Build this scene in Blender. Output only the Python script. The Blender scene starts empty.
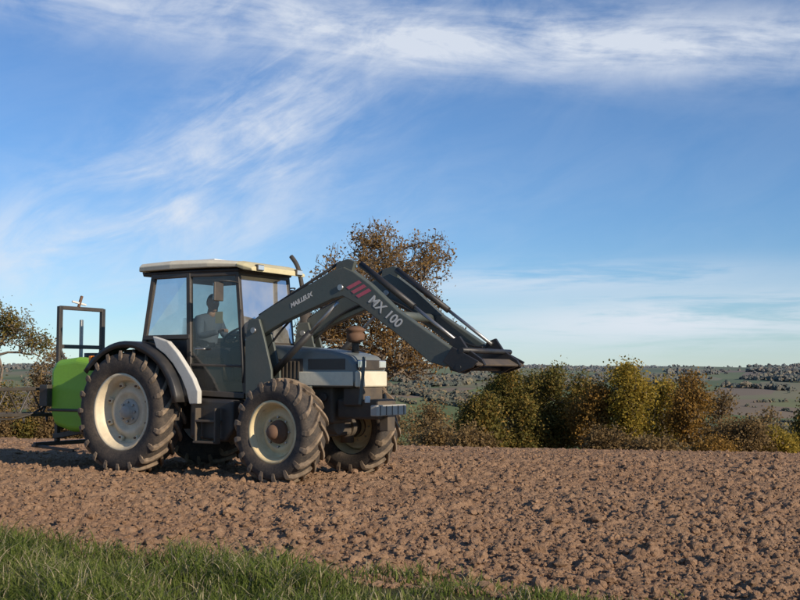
import bpy, math, random
import numpy as np
from mathutils import Vector, Matrix
random.seed(4); RNG=np.random.default_rng(7)
scene=bpy.context.scene
COL=scene.collection
# ---------------------------------------------------------------- noise
def h2(ix,iy,seed):
    ix=np.asarray(ix).astype(np.int64);iy=np.asarray(iy).astype(np.int64)
    a=(ix*374761393+iy*668265263+seed*1442695041)&0xffffffff
    a=((a^(a>>13))*1274126177)&0xffffffff
    a=((a^(a>>16))*1103515245)&0xffffffff
    a=a^(a>>15)
    return (a&0xffffff)/float(0x1000000)
def vn(x,y,seed=0):
    ix=np.floor(x);iy=np.floor(y);fx=x-ix;fy=y-iy
    fx=fx*fx*fx*(fx*(fx*6-15)+10);fy=fy*fy*fy*(fy*(fy*6-15)+10)
    a=h2(ix,iy,seed);b=h2(ix+1,iy,seed);c=h2(ix,iy+1,seed);d=h2(ix+1,iy+1,seed)
    return (a*(1-fx)+b*fx)*(1-fy)+(c*(1-fx)+d*fx)*fy
def fbm(x,y,o=4,seed=0):
    s=0;a=.5;t=0
    for i in range(o):
        s=s+a*vn(x*2**i+i*17.3,y*2**i-i*9.1,seed+i);t+=a;a*=.5
    return s/t
def clodf(x,y,cell,seed,sharp=.5):
    u=x/cell;v=y/cell;iu=np.floor(u);iv=np.floor(v);h=np.zeros_like(u)
    for dx in (-1,0,1):
        for dy in (-1,0,1):
            cx=iu+dx;cy=iv+dy
            px=cx+h2(cx,cy,seed);py=cy+h2(cx,cy,seed+5);r=.15+.5*h2(cx,cy,seed+9)**2
            a=h2(cx,cy,seed+3)*6.28;c=np.cos(a);s=np.sin(a);du=u-px;dv=v-py
            p=du*c+dv*s;q=-du*s+dv*c
            d=np.maximum(np.abs(p)*.9+np.abs(q)*.35,np.abs(q)*1.15+np.abs(p)*.2)
            t=np.clip(1-d/r,0,1)
            h=np.maximum(h,r*t**sharp*(.75+.35*p/r))
    return h*cell
def sstep(a,b,x):
    t=np.clip((x-a)/(b-a),0,1);return t*t*(3-2*t)
# ---------------------------------------------------------------- terrain
def terrain(x,y):
    x=np.asarray(x,float);y=np.asarray(y,float)
    near=np.where(y<12,0,-.00219*(np.clip(y,12,50)-12)**2)
    far=np.interp(y,[50,90,160,300,500,700,1000,1400,1900,2600,3500,7000],[0,-6.6,-18,-42,-62,-64,-44,-17,5,19,26,14])
    z=near+far
    z=z-.02*(np.clip(x,-40,40)+3)*sstep(12,28,y)
    amp=np.clip((y-250)/1200,0,1)*44
    z=z+amp*(fbm(x/600+3.1,y/600,4,31)-.5)
    z=z+sstep(60,400,-y)*-6
    return z
def verge_y(x): return 6.42-.46*x+.3*(fbm(x*1.3,x*0+4.2,3,77)-.5)*2
def field(x,y):
    z=terrain(x,y)
    warp=.15*(fbm(x*.8,y*.8,3,5)-.5)
    rows=np.sin((y+warp*3+.10*x)*2*np.pi/.55)
    soil=.05*(fbm(x*.9,y*.9,3,1)-.5)+.018*rows+.05*(fbm(x*3.3,y*3.3,4,2)-.5)
    wx=x+.05*(fbm(x*14,y*14,2,41)-.5);wy=y+.05*(fbm(x*14+7,y*14,2,42)-.5)
    dens=.25+1.2*fbm(x*1.3,y*1.3,3,15)
    rg=1-np.abs(2*fbm(x*8,y*8,3,19)-1)*2.2
    soil=soil+.68*clodf(wx,wy,.145,11)*dens+.85*clodf(wx,wy,.08,12)*dens+.9*clodf(wx,wy,.045,13)+.012*rg+.030*(fbm(x*26,y*26,3,3)-.5)
    m=sstep(.35,-.25,y-verge_y(x))
    vz=.05+.05*(fbm(x*2,y*2,3,66)-.5)
    return z+soil*(1-m*.85)+vz*m
# ---------------------------------------------------------------- materials
def new_mat(name):
    m=bpy.data.materials.new(name);m.use_nodes=True
    nt=m.node_tree;b=nt.nodes['Principled BSDF'];return m,nt,b
def N(nt,t,**k):
    n=nt.nodes.new(t)
    for a,v in k.items():setattr(n,a,v)
    return n
def ramp(nt,stops,fac):
    r=N(nt,'ShaderNodeValToRGB');e=r.color_ramp.elements
    while len(e)<len(stops):e.new(.5)
    for i,(p,c) in enumerate(stops):
        e[i].position=p;e[i].color=(*c,1)
    nt.links.new(fac,r.inputs[0]);return r.outputs[0]
def noise(nt,scale,detail=4,coord=None,rough=.55,dist=0):
    n=N(nt,'ShaderNodeTexNoise');n.inputs['Scale'].default_value=scale;n.inputs['Detail'].default_value=detail
    n.inputs['Roughness'].default_value=rough;n.inputs['Distortion'].default_value=dist
    if coord is not None:nt.links.new(coord,n.inputs['Vector'])
    return n.outputs['Fac']
def mixc(nt,f,a,b,mode='MIX'):
    m=N(nt,'ShaderNodeMix',data_type='RGBA',blend_type=mode)
    for i,v in ((0,f),(6,a),(7,b)):
        if isinstance(v,(int,float)):m.inputs[i].default_value=v
        elif isinstance(v,tuple):m.inputs[i].default_value=(*v,1)
        else:nt.links.new(v,m.inputs[i])
    return m.outputs[2]
def paint(name,col,rough=.45,dirt=.35,dirtcol=(.20,.14,.09),scale=5,metal=0,bump=.012,lowdirt=0):
    m,nt,b=new_mat(name)
    tc=N(nt,'ShaderNodeTexCoord').outputs['Object']
    n=noise(nt,scale*.6,7,tc,.62);n2=noise(nt,scale*7,4,tc)
    f=ramp(nt,[(.42,(0,0,0)),(.72,(1,1,1))],n)
    mm=N(nt,'ShaderNodeMath',operation='MULTIPLY');nt.links.new(f,mm.inputs[0]);mm.inputs[1].default_value=dirt
    if lowdirt:
        sp=N(nt,'ShaderNodeSeparateXYZ');nt.links.new(tc,sp.inputs[0])
        mr=N(nt,'ShaderNodeMapRange');nt.links.new(sp.outputs[2],mr.inputs[0]);mr.inputs[1].default_value=1.3;mr.inputs[2].default_value=.5;mr.inputs[3].default_value=0;mr.inputs[4].default_value=lowdirt
        ad=N(nt,'ShaderNodeMath',operation='ADD',use_clamp=True);nt.links.new(mm.outputs[0],ad.inputs[0]);nt.links.new(mr.outputs[0],ad.inputs[1]);mm=ad
    c=mixc(nt,mm.outputs[0],col,dirtcol)
    c=mixc(nt,.12,c,ramp(nt,[(.3,tuple(v*.6 for v in col)),(.7,tuple(min(1,v*1.2) for v in col))],n2))
    nt.links.new(c,b.inputs['Base Color'])
    r=N(nt,'ShaderNodeMapRange');nt.links.new(n,r.inputs[0]);r.inputs[3].default_value=rough-.1;r.inputs[4].default_value=min(1,rough+.3)
    nt.links.new(r.outputs[0],b.inputs['Roughness']);b.inputs['Metallic'].default_value=metal
    bp=N(nt,'ShaderNodeBump');bp.inputs['Strength'].default_value=.12;bp.inputs['Distance'].default_value=bump
    nt.links.new(n2,bp.inputs['Height']);nt.links.new(bp.outputs[0],b.inputs['Normal'])
    return m
def soil_mat():
    m,nt,b=new_mat('tilled_soil')
    pos=N(nt,'ShaderNodeNewGeometry').outputs['Position']
    big=noise(nt,.5,5,pos);mid=noise(nt,9,6,pos,.65);fine=noise(nt,60,5,pos,.7)
    c=ramp(nt,[(.28,(.155,.086,.048)),(.5,(.31,.185,.108)),(.75,(.47,.305,.19))],mid)
    c=mixc(nt,.5,c,ramp(nt,[(.3,(.16,.09,.052)),(.7,(.47,.305,.19))],fine))
    c=mixc(nt,ramp(nt,[(.4,(0,0,0)),(.65,(.3,.3,.3))],big),c,(.42,.28,.175))
    at=N(nt,'ShaderNodeAttribute',attribute_name='verge')
    c=mixc(nt,at.outputs['Fac'],c,(.085,.08,.03))
    nt.links.new(c,b.inputs['Base Color']);b.inputs['Roughness'].default_value=.95
    b.inputs['Specular IOR Level'].default_value=.15
    bp=N(nt,'ShaderNodeBump');bp.inputs['Strength'].default_value=1;bp.inputs['Distance'].default_value=.02
    nt.links.new(fine,bp.inputs['Height']);nt.links.new(bp.outputs[0],b.inputs['Normal']);return m
def haze_tint(nt,c,pos,a=200,z=3800,mx=.62,hc=(.19,.24,.31)):  # aerial haze painted into the base colour, blue-grey growing with distance
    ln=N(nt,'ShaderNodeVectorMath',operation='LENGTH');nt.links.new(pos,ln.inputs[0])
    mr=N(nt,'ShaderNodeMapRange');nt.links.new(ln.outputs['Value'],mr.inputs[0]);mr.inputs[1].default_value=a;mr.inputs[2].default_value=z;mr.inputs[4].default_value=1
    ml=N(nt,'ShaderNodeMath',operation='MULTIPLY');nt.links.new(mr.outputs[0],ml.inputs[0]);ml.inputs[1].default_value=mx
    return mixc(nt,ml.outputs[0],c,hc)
def land_mat():
    m,nt,b=new_mat('countryside')
    pos=N(nt,'ShaderNodeNewGeometry').outputs['Position']
    mp=N(nt,'ShaderNodeMapping');mp.inputs['Scale'].default_value=(1/120,1/150,0);mp.inputs['Rotation'].default_value=(0,0,.5);nt.links.new(pos,mp.inputs[0])
    v=N(nt,'ShaderNodeTexVoronoi',distance='CHEBYCHEV');v.inputs['Scale'].default_value=1;nt.links.new(mp.outputs[0],v.inputs['Vector'])
    sp=N(nt,'ShaderNodeSeparateColor');nt.links.new(v.outputs['Color'],sp.inputs[0])
    r=N(nt,'ShaderNodeValToRGB');r.color_ramp.interpolation='CONSTANT'
    st=[(0,(.13,.18,.045)),(.2,(.28,.25,.12)),(.36,(.10,.155,.04)),(.5,(.25,.26,.09)),(.64,(.30,.21,.13)),(.8,(.19,.235,.065))]
    e=r.color_ramp.elements
    while len(e)<len(st):e.new(.5)
    for i,(p,cc) in enumerate(st):e[i].position=p;e[i].color=(*cc,1)
    nt.links.new(sp.outputs[0],r.inputs[0])
    n=noise(nt,.02,6,pos);n2=noise(nt,.8,5,pos)
    c=mixc(nt,.2,r.outputs[0],ramp(nt,[(.35,(.06,.07,.025)),(.65,(.17,.15,.07))],n))
    c=mixc(nt,.15,c,ramp(nt,[(.35,(.05,.06,.02)),(.65,(.16,.14,.07))],n2))
    c=haze_tint(nt,c,pos)
    sxyz=N(nt,'ShaderNodeSeparateXYZ');nt.links.new(pos,sxyz.inputs[0])
    g=N(nt,'ShaderNodeMath',operation='GREATER_THAN');nt.links.new(sxyz.outputs[1],g.inputs[0]);g.inputs[1].default_value=7
    l=N(nt,'ShaderNodeMath',operation='LESS_THAN');nt.links.new(sxyz.outputs[1],l.inputs[0]);l.inputs[1].default_value=42
    gl=N(nt,'ShaderNodeMath',operation='MULTIPLY');nt.links.new(g.outputs[0],gl.inputs[0]);nt.links.new(l.outputs[0],gl.inputs[1])
    c=mixc(nt,gl.outputs[0],c,ramp(nt,[(.3,(.20,.12,.075)),(.7,(.38,.25,.16))],noise(nt,6,5,pos)))
    nt.links.new(c,b.inputs['Base Color']);b.inputs['Roughness'].default_value=1;b.inputs['Specular IOR Level'].default_value=.0;return m
def leaf_mat(name,stops,trans=.3,hz=False,rough=.6):
    m,nt,b=new_mat(name)
    at=N(nt,'ShaderNodeAttribute',attribute_name='rnd').outputs['Fac']
    c=ramp(nt,stops,at)
    if hz:c=haze_tint(nt,c,N(nt,'ShaderNodeNewGeometry').outputs['Position'])
    nt.links.new(c,b.inputs['Base Color']);b.inputs['Roughness'].default_value=rough;b.inputs['Specular IOR Level'].default_value=.15
    if trans:
        t=N(nt,'ShaderNodeBsdfTranslucent');nt.links.new(c,t.inputs[0])
        mx=N(nt,'ShaderNodeMixShader');mx.inputs[0].default_value=trans
        nt.links.new(b.outputs[0],mx.inputs[1]);nt.links.new(t.outputs[0],mx.inputs[2])
        nt.links.new(mx.outputs[0],nt.nodes['Material Output'].inputs[0])
    return m
def bark_mat(name,col):
    m,nt,b=new_mat(name);pos=N(nt,'ShaderNodeTexCoord').outputs['Object']
    n=noise(nt,9,5,pos);c=ramp(nt,[(.3,tuple(v*.6 for v in col)),(.7,tuple(v*1.3 for v in col))],n)
    nt.links.new(c,b.inputs['Base Color']);b.inputs['Roughness'].default_value=.95;return m
# ---------------------------------------------------------------- mesh helpers
def empty(name,parent=None):
    e=bpy.data.objects.new(name,None);COL.objects.link(e);e.empty_display_size=.3;e.parent=parent;return e
def npmesh(name,V,F,mat,attrs=None,smooth=False,parent=None):
    me=bpy.data.meshes.new(name);V=np.asarray(V,np.float32);F=np.asarray(F,np.int32);k=F.shape[1]
    me.vertices.add(len(V));me.vertices.foreach_set('co',V.ravel())
    me.loops.add(F.size);me.loops.foreach_set('vertex_index',F.ravel())
    me.polygons.add(len(F));me.polygons.foreach_set('loop_start',np.arange(0,F.size,k,dtype=np.int32))
    me.polygons.foreach_set('use_smooth',np.full(len(F),smooth,bool))
    me.update(calc_edges=True)
    for a,v in (attrs or {}).items():
        at=me.attributes.new(a,'FLOAT','POINT');at.data.foreach_set('value',np.asarray(v,np.float32))
    o=bpy.data.objects.new(name,me);COL.objects.link(o);me.materials.append(mat);o.parent=parent;return o
FIELD=empty('ploughed_field')
def grid(name,x0,x1,y0,y1,step,mat):
    xs=np.linspace(x0,x1,int((x1-x0)/step)+1);ys=np.linspace(y0,y1,int((y1-y0)/step)+1)
    X,Y=np.meshgrid(xs,ys);Z=field(X,Y)
    V=np.stack([X.ravel(),Y.ravel(),Z.ravel()],1);nx=len(xs);ny=len(ys)
    i=np.arange(nx*ny).reshape(ny,nx)
    F=np.stack([i[:-1,:-1].ravel(),i[:-1,1:].ravel(),i[1:,1:].ravel(),i[1:,:-1].ravel()],1)
    return npmesh(name,V,F,mat,{'verge':sstep(.3,-.15,Y-verge_y(X)).ravel()},True,FIELD)
SOIL=soil_mat()
grid('soil_surface',-6,6.5,4.4,10.5,.015,SOIL)
grid('soil_surface',-10,11,10.5,17,.024,SOIL)
grid('soil_surface',-16,18,17,36,.052,SOIL)
# big ground sheet
LAND=land_mat()
rad=np.concatenate([[0.5,3],np.geomspace(5,7000,230)]);na=900;ang=np.linspace(0,2*np.pi,na,endpoint=False)
R,A=np.meshgrid(rad,ang,indexing='ij');X=R*np.sin(A);Y=R*np.cos(A);Z=terrain(X,Y)
ins=((X>-5.5)&(X<6)&(Y>4.9)&(Y<=10.7))|((X>-9.5)&(X<10.5)&(Y>10.7)&(Y<=17.3))|((X>-15.3)&(X<17.3)&(Y>17.3)&(Y<35.3))
Z=Z-np.where(ins,.3,.0)
V=np.stack([X.ravel(),Y.ravel(),Z.ravel()],1);nr=len(rad);idx=np.arange(nr*na).reshape(nr,na);nxt=np.roll(idx,-1,1)
F=np.stack([idx[:-1].ravel(),idx[1:].ravel(),nxt[1:].ravel(),nxt[:-1].ravel()],1)
npmesh('ground',V,F,LAND,None,True)
import bmesh
def ico(sub):
    bm=bmesh.new();bmesh.ops.create_icosphere(bm,subdivisions=sub,radius=1)
    v=np.array([q.co[:] for q in bm.verts]);f=np.array([[w.index for w in p.verts] for p in bm.faces]);bm.free();return v,f
def blobs(name,P,S,mat,jit,flat=.7,sub=2,rnd=None,smooth=False,rng=RNG,nv=24,parent=None):
    iv,jf=ico(sub)
    n=len(P);k=len(iv);variants=[iv*(1+jit*(rng.random((k,1))-.5)*2) for _ in range(nv)]
    vs=np.array(variants)[rng.integers(0,nv,n)]
    th=rng.random(n)*2*np.pi;c=np.cos(th)[:,None];s=np.sin(th)[:,None]
    sc=S[:,None]*(1+.35*(rng.random((n,3))-.5)*2);sc[:,2]*=flat
    vs=vs*sc[:,None,:]
    x=vs[:,:,0]*c-vs[:,:,1]*s;y=vs[:,:,0]*s+vs[:,:,1]*c
    V=np.stack([x,y,vs[:,:,2]],2)+P[:,None,:]
    F=(jf[None]+(np.arange(n)*k)[:,None,None]).reshape(-1,3)
    r=np.repeat(rng.random(n) if rnd is None else rnd,k)
    return npmesh(name,V.reshape(-1,3),F,mat,{'rnd':r,'verge':np.zeros(n*k)},smooth,parent)
def clods(n,y0,yr,p,s0,s1,sp,sub,jit):
    y=y0+(RNG.random(n)**p)*yr;x=(RNG.random(n)-.5)*2*(.42*y+.5)
    sz=s0+s1*RNG.random(n)**sp
    k=(y>verge_y(x)-.2);x=x[k];y=y[k];sz=sz[k];z=field(x,y)+sz*.3
    blobs('soil_clods',np.stack([x,y,z],1),sz,SOIL,jit,.75,sub=sub,parent=FIELD)
clods(90000,5.8,18,1.3,.006,.018,3,1,.3)
clods(4500,6,18,1.2,.018,.030,2.5,2,.22)
# ---------------------------------------------------------------- grass verge
GR=leaf_mat('grass_blades',[(0,(.075,.105,.02)),(.45,(.16,.205,.04)),(.75,(.24,.265,.07)),(.9,(.34,.31,.14)),(1,(.50,.42,.25))],.45)
def grass(name,n,xr,yr,hmin,hmax,fade=.35):
    x=RNG.uniform(*xr,n);y=RNG.uniform(*yr,n);d=verge_y(x)-y
    tuft=fbm(x*2.4,y*2.4,3,90)
    keep=(RNG.random(n)<sstep(-fade,.35,d+1.3*(tuft-.5)))&(tuft+.25*RNG.random(n)>.44);x=x[keep];y=y[keep];t=tuft[keep];n=len(x)
    left=sstep(1.0,-2.5,x)
    h=RNG.uniform(hmin,hmax,n)*(.3+1.3*t)*(.5+.75*left);w=RNG.uniform(.0022,.0050,n)
    a=RNG.random(n)*2*np.pi;lean=RNG.uniform(.1,1.1,n)*h;dx=np.cos(a);dy=np.sin(a);b=a+RNG.uniform(-1,1,n)+1.57;wx=np.cos(b)*w;wy=np.sin(b)*w
    z=field(x,y)-.01
    lv=[]
    for s,ww in ((0,1),(.35,.95),(.7,.65)):
        for sg in (-1,1):
            lv.append(np.stack([x+dx*lean*s*s+sg*wx*ww,y+dy*lean*s*s+sg*wy*ww,z+h*(s-.22*s*s)],1))
    lv.append(np.stack([x+dx*lean,y+dy*lean,z+h*.74],1))
    V=np.stack(lv,1).reshape(-1,3)
    f=np.array([[0,1,3],[0,3,2],[2,3,5],[2,5,4],[4,5,6]])
    F=(f[None]+(np.arange(n)*7)[:,None,None]).reshape(-1,3)
    r=np.clip(RNG.random(n)*.75+.4*(fbm(x*1.5,y*1.5,2,12)-.3),0,.9);st=RNG.random(n)<.15;r[st]=1
    return npmesh(name,V,F,GR,{'rnd':np.repeat(r,7)})
grass('grass_verge',140000,(-5.2,4),(4.4,9.2),.05,.22)
# ---------------------------------------------------------------- trees
def make_tree(name,loc,H,W,nat=420,nleaf=6000,lsize=.12,lmat=None,bmat=None,seed=1,base=.3,r0=.02,sigma=.22,lean=0,shell=.35,stems=1,nl=11,twig=0,core=True,wp=1.5):
    rg=np.random.default_rng(seed)
    cb=H*base;cz=(H+cb)/2;rz=(H-cb)/2;rx=W/2
    lobes=[(0,0,cz,rx*.8,rz*.95),(0,0,cz,rx*.95,rz*.7)] if core else []
    for i in range(nl):
        a=rg.random()*6.28;zz=rg.uniform(-.7,.76);wz=math.sqrt(max(.05,1-zz*zz));rr=rx*rg.uniform(.4,.75)*wz
        lobes.append((rr*math.cos(a),rr*math.sin(a),cz+rz*zz,rx*rg.uniform(.26,.42),rz*rg.uniform(.2,.34)))
    P=[]
    while len(P)<nat:
        l=lobes[rg.integers(0,len(lobes))];v=rg.normal(size=3);v/=np.linalg.norm(v);v*=rg.random()**shell
        P.append([l[0]+v[0]*l[3],l[1]+v[1]*l[3],l[2]+v[2]*l[4]])
    P=np.array(P);P=P[P[:,2]>cb*.8]
    nodes=[[0,0,-.2]];par=[-1]
    for s in range(stems):
        off=np.array([0,0]) if s==0 else rg.normal(size=2)*W*.08
        prev=0;m=7
        for i in range(1,m+1):
            t=i/m
            nodes.append([lean*t*t+off[0]*t+rg.normal()*.009*H,off[1]*t+rg.normal()*.009*H,t*(cb+(H-cb)*.55)]);par.append(prev);prev=len(nodes)-1
    o=np.argsort(np.linalg.norm(P-np.array([0,0,cb]),axis=1));P=P[o]
    NA=np.zeros((len(nodes)+len(P)*(3+twig),3));NA[:len(nodes)]=nodes;cnt=len(nodes);term=[]
    for p in P:
        d=p-NA[1:cnt];D=np.linalg.norm(d,axis=1);pen=D+np.maximum(0,-d[:,2])*1.2
        j=int(np.argmin(pen))+1;L=D[j-1];k=2 if L>.05*H else 1
        base_=NA[j].copy();prev=j
        for q in range(1,k+1):
            t=q/k;np_=base_*(1-t)+p*t
            if q<k:np_=np_+rg.normal(size=3)*L*.12+np.array([0,0,-.06*L])
            NA[cnt]=np_;par.append(prev);prev=cnt;cnt+=1
        term.append(prev)
    for j in list(term) if twig else []:
        for q in range(twig):
            NA[cnt]=NA[j]+rg.normal(size=3)*.02*H+np.array([0,0,.008*H]);par.append(j);cnt+=1
    NA=NA[:cnt]
    acc=np.zeros(cnt);e=2.1
    for i in range(cnt-1,-1,-1):
        if acc[i]==0:acc[i]=(.005*(1+H*.04))**e
        if par[i]>=0:acc[par[i]]+=acc[i]
    r=acc**(1/e);scale=(H*r0)/r[0]
    r=np.maximum(r*np.where(r>r[0]*.25,scale,1+(scale-1)*r/(r[0]*.25)*.9),.006)
    c=np.arange(1,cnt);pa=np.array(par[1:]);A_=NA[pa];B_=NA[c];d=B_-A_;L=np.linalg.norm(d,axis=1,keepdims=True)+1e-6;d/=L
    up=np.where(np.abs(d[:,2:3])>.9,np.array([[1.,0,0]]),np.array([[0,0,1.]]));u=np.cross(d,up);u/=np.linalg.norm(u,axis=1,keepdims=True)+1e-9;w=np.cross(d,u)
    S=4 if twig else 5;th=np.arange(S)*2*np.pi/S
    ra=np.minimum(r[pa],r[c]*1.6)
    ring=lambda ctr,rr:ctr[:,None]+(u[:,None]*np.cos(th)[None,:,None]+w[:,None]*np.sin(th)[None,:,None])*rr[:,None,None]
    V=np.concatenate([ring(A_,ra),ring(B_,r[c])],1).reshape(-1,3)
    f=np.array([[i,(i+1)%S,S+(i+1)%S,S+i] for i in range(S)]);F=(f[None]+(np.arange(len(c))*2*S)[:,None,None]).reshape(-1,4)
    root=bpy.data.objects.new(name,None);COL.objects.link(root);root.location=loc
    t=npmesh('trunk_and_branches',V,F,bmat,None,True);t.parent=root
    if nleaf:
        T=NA[np.array(term)];wgt=rg.random(len(T))**wp+.05;wgt/=wgt.sum()
        ii=rg.choice(len(T),nleaf,p=wgt);C=T[ii]+rg.normal(size=(nleaf,3))*sigma
        a=rg.normal(size=(nleaf,3));a/=np.linalg.norm(a,axis=1,keepdims=True);b=np.cross(a,rg.normal(size=(nleaf,3)));b/=np.linalg.norm(b,axis=1,keepdims=True)
        s=lsize*rg.uniform(.5,1.2,(nleaf,1))
        V=np.stack([C-a*s*.6,C+b*s*.35,C+a*s*.6,C-b*s*.35],1).reshape(-1,3);F=np.arange(nleaf*4).reshape(-1,4)
        tr=rg.random(len(T));q=np.clip(.55*tr[ii]+.45*rg.random(nleaf),0,1)
        l=npmesh('foliage',V,F,lmat,{'rnd':np.repeat(q,4)});l.parent=root
    return root
BARK=bark_mat('bark',(.17,.13,.09));BARK2=bark_mat('grey_bark',(.20,.16,.12))
LOAK=leaf_mat('oak_autumn_leaves',[(0,(.13,.07,.022)),(.5,(.27,.155,.05)),(1,(.40,.25,.085))],.45)
LOL=leaf_mat('olive_leaves',[(0,(.055,.06,.016)),(.4,(.135,.12,.03)),(.7,(.23,.165,.04)),(1,(.36,.20,.045))],.35)
LOR=leaf_mat('orange_leaves',[(0,(.10,.07,.02)),(.4,(.24,.14,.035)),(.8,(.38,.21,.05)),(1,(.48,.28,.07))],.4)
LYG=leaf_mat('yellow_leaves',[(0,(.13,.11,.02)),(.5,(.32,.24,.04)),(1,(.55,.36,.06))],.45)
LBR=leaf_mat('brown_leaves',[(0,(.10,.065,.03)),(.5,(.22,.145,.062)),(1,(.36,.24,.10))],.4)
def T1(px,py_top,dist,halfw,name,mat,bark=BARK,**k):
    X_=(px-400)/1067*dist;zt=1.28+(375-py_top)/1067*dist;zg=float(terrain(X_,dist));H=zt-zg
    return make_tree(name,(X_,dist,zg),H,2*halfw*dist/1067,lmat=mat,bmat=bark,**k)
T1(377,214,33,104,'oak_tree',LOAK,nat=1900,nleaf=19000,lsize=.09,seed=11,base=.24,r0=.022,sigma=.12,shell=.55,stems=3,twig=2,nl=19,core=False,wp=2.0)
T1(2,298,46,46,'oak_tree',LOL,BARK2,nat=1000,nleaf=10000,lsize=.11,seed=6,base=.2,sigma=.17,twig=2,shell=.5,core=False,nl=14)
T1(52,338,50,24,'hedgerow_tree',LBR,BARK2,nat=450,nleaf=5000,lsize=.12,seed=8,base=.15,sigma=.18,twig=1)
for i,(px,py,hw,mt,nl_,d,nm) in enumerate([
  (484,383,28,LOL,17000,57,'field_maple_tree'),(515,368,38,LOL,32000,60,'field_maple_tree'),(556,364,43,LOL,36000,62,'field_maple_tree'),(592,381,25,LOR,13000,58,'field_maple_tree'),
  (630,359,28,LYG,11000,57,'ash_tree'),(661,377,19,LYG,4800,60,'ash_tree'),(691,373,25,LOR,7500,57,'oak_tree'),(718,391,17,LBR,3200,60,'oak_tree'),
  (742,424,24,LBR,6000,54,'hawthorn_bush'),(772,428,22,LYG,6000,55,'hawthorn_bush'),(808,394,26,LOL,11000,60,'field_maple_tree'),(838,380,28,LBR,8000,62,'oak_tree'),
  (606,434,26,LBR,7000,53,'hawthorn_bush'),(655,440,30,LBR,7000,52,'hawthorn_bush'),(705,443,28,LOR,6000,52,'hawthorn_bush'),(470,430,22,LBR,6000,54,'hawthorn_bush')]):
    T1(px,py,d,hw,nm,mt,nat=560 if nl_>8000 else 360,nleaf=nl_,lsize=.15,seed=20+i,base=.08 if mt is LOL else .32,sigma=.25,r0=.022,stems=2 if i%2 else 1,twig=1)
for i,(px,py,hw,d) in enumerate([(402,406,24,105),(428,402,20,120),(452,410,20,110),(474,412,22,100),(385,412,20,98),(440,426,24,84),(475,427,20,80),(740,412,22,95),(770,408,22,110)]):
    T1(px,py,d,hw,'hedgerow_tree',LBR,BARK2,nat=260,nleaf=4500,lsize=.26,seed=60+i,base=.1,sigma=.45,twig=1)
for i,(px,py,hw) in enumerate([(4,412,24),(30,416,20),(54,412,18),(-22,410,24),(78,420,16)]):
    T1(px,py,42,hw,'hawthorn_bush',LOL if i%2 else LBR,nat=300,nleaf=6500,lsize=.10,seed=80+i,base=.03,sigma=.15)
# distant woods and hedges
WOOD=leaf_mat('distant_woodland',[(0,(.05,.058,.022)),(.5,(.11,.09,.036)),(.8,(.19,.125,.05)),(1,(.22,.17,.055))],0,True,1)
n=800000;yy=np.exp(RNG.uniform(math.log(220),math.log(3900),n));xx=RNG.uniform(-.62,.62,n)*yy
th=.35;u=(xx*math.cos(th)+yy*math.sin(th))/190;v=(-xx*math.sin(th)+yy*math.cos(th))/270
eu=np.abs((u+.4*vn(np.floor(v),v*0,51))%1-.5);ev=np.abs((v+.4*vn(np.floor(u),u*0,52))%1-.5)
hedge=((eu<.009)&(vn(np.floor(u),np.floor(v),53)>.3))|((ev<.006)&(vn(np.floor(u)+9,np.floor(v),54)>.2))
gap=fbm(xx/25,yy/25,2,99)>.43
wn=fbm(xx/200,yy/300,3,55);wood=(wn>.675)|((yy>1800)&(wn>.62))|((yy>2400)&(wn>.50));lone=RNG.random(n)<.0008
k=(hedge&gap&(RNG.random(n)<.85))|(wood&(RNG.random(n)<.30))|lone;xx=xx[k];yy=yy[k];wd=wood[k]
s=np.where(wd,RNG.uniform(1.8,4.0,len(xx)),RNG.uniform(.9,2.6,len(xx)))*np.clip(yy/1300,.75,1.2);zz=terrain(xx,yy)+s*RNG.uniform(.3,1.1,len(xx))
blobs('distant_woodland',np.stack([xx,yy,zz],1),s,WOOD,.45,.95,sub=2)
print('WOODS',len(xx))
# ---------------------------------------------------------------- vehicle helpers
def fin(o,name,mat,parent,bevel=0,smooth=False,seg=2):
    o.name=name
    if mat is not None and not o.data.materials:o.data.materials.append(mat)
    if parent:o.parent=parent
    if bevel:
        b=o.modifiers.new('Bevel','BEVEL');b.width=bevel;b.segments=seg;b.limit_method='ANGLE';b.angle_limit=.6
    if smooth:
        for p in o.data.polygons:p.use_smooth=True
    return o
def mk(name,V,F,mat,parent,bevel=0,smooth=False,seg=2):
    me=bpy.data.meshes.new(name);me.from_pydata([tuple(v) for v in V],[],F);me.update()
    bm=bmesh.new();bm.from_mesh(me);bmesh.ops.recalc_face_normals(bm,faces=bm.faces);bm.to_mesh(me);bm.free()
    o=bpy.data.objects.new(name,me);COL.objects.link(o);return fin(o,name,mat,parent,bevel,smooth,seg)
def box(name,c,s,mat,parent,rot=(0,0,0),bevel=.008):
    V=[(x*s[0]/2,y*s[1]/2,z*s[2]/2) for x in(-1,1) for y in(-1,1) for z in(-1,1)]
    F=[(0,1,3,2),(4,6,7,5),(0,4,5,1),(2,3,7,6),(0,2,6,4),(1,5,7,3)]
    o=mk(name,V,F,mat,parent,bevel);o.location=c;o.rotation_euler=rot;return o
def prism(name,pts,y0,y1,mat,parent,bevel=.01,seg=2):
    n=len(pts);V=[(p[0],y0,p[1]) for p in pts]+[(p[0],y1,p[1]) for p in pts]
    F=[tuple(range(n)),tuple(range(2*n-1,n-1,-1))]+[(i,(i+1)%n,n+(i+1)%n,n+i) for i in range(n)]
    return mk(name,V,F,mat,parent,bevel,seg=seg)
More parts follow.
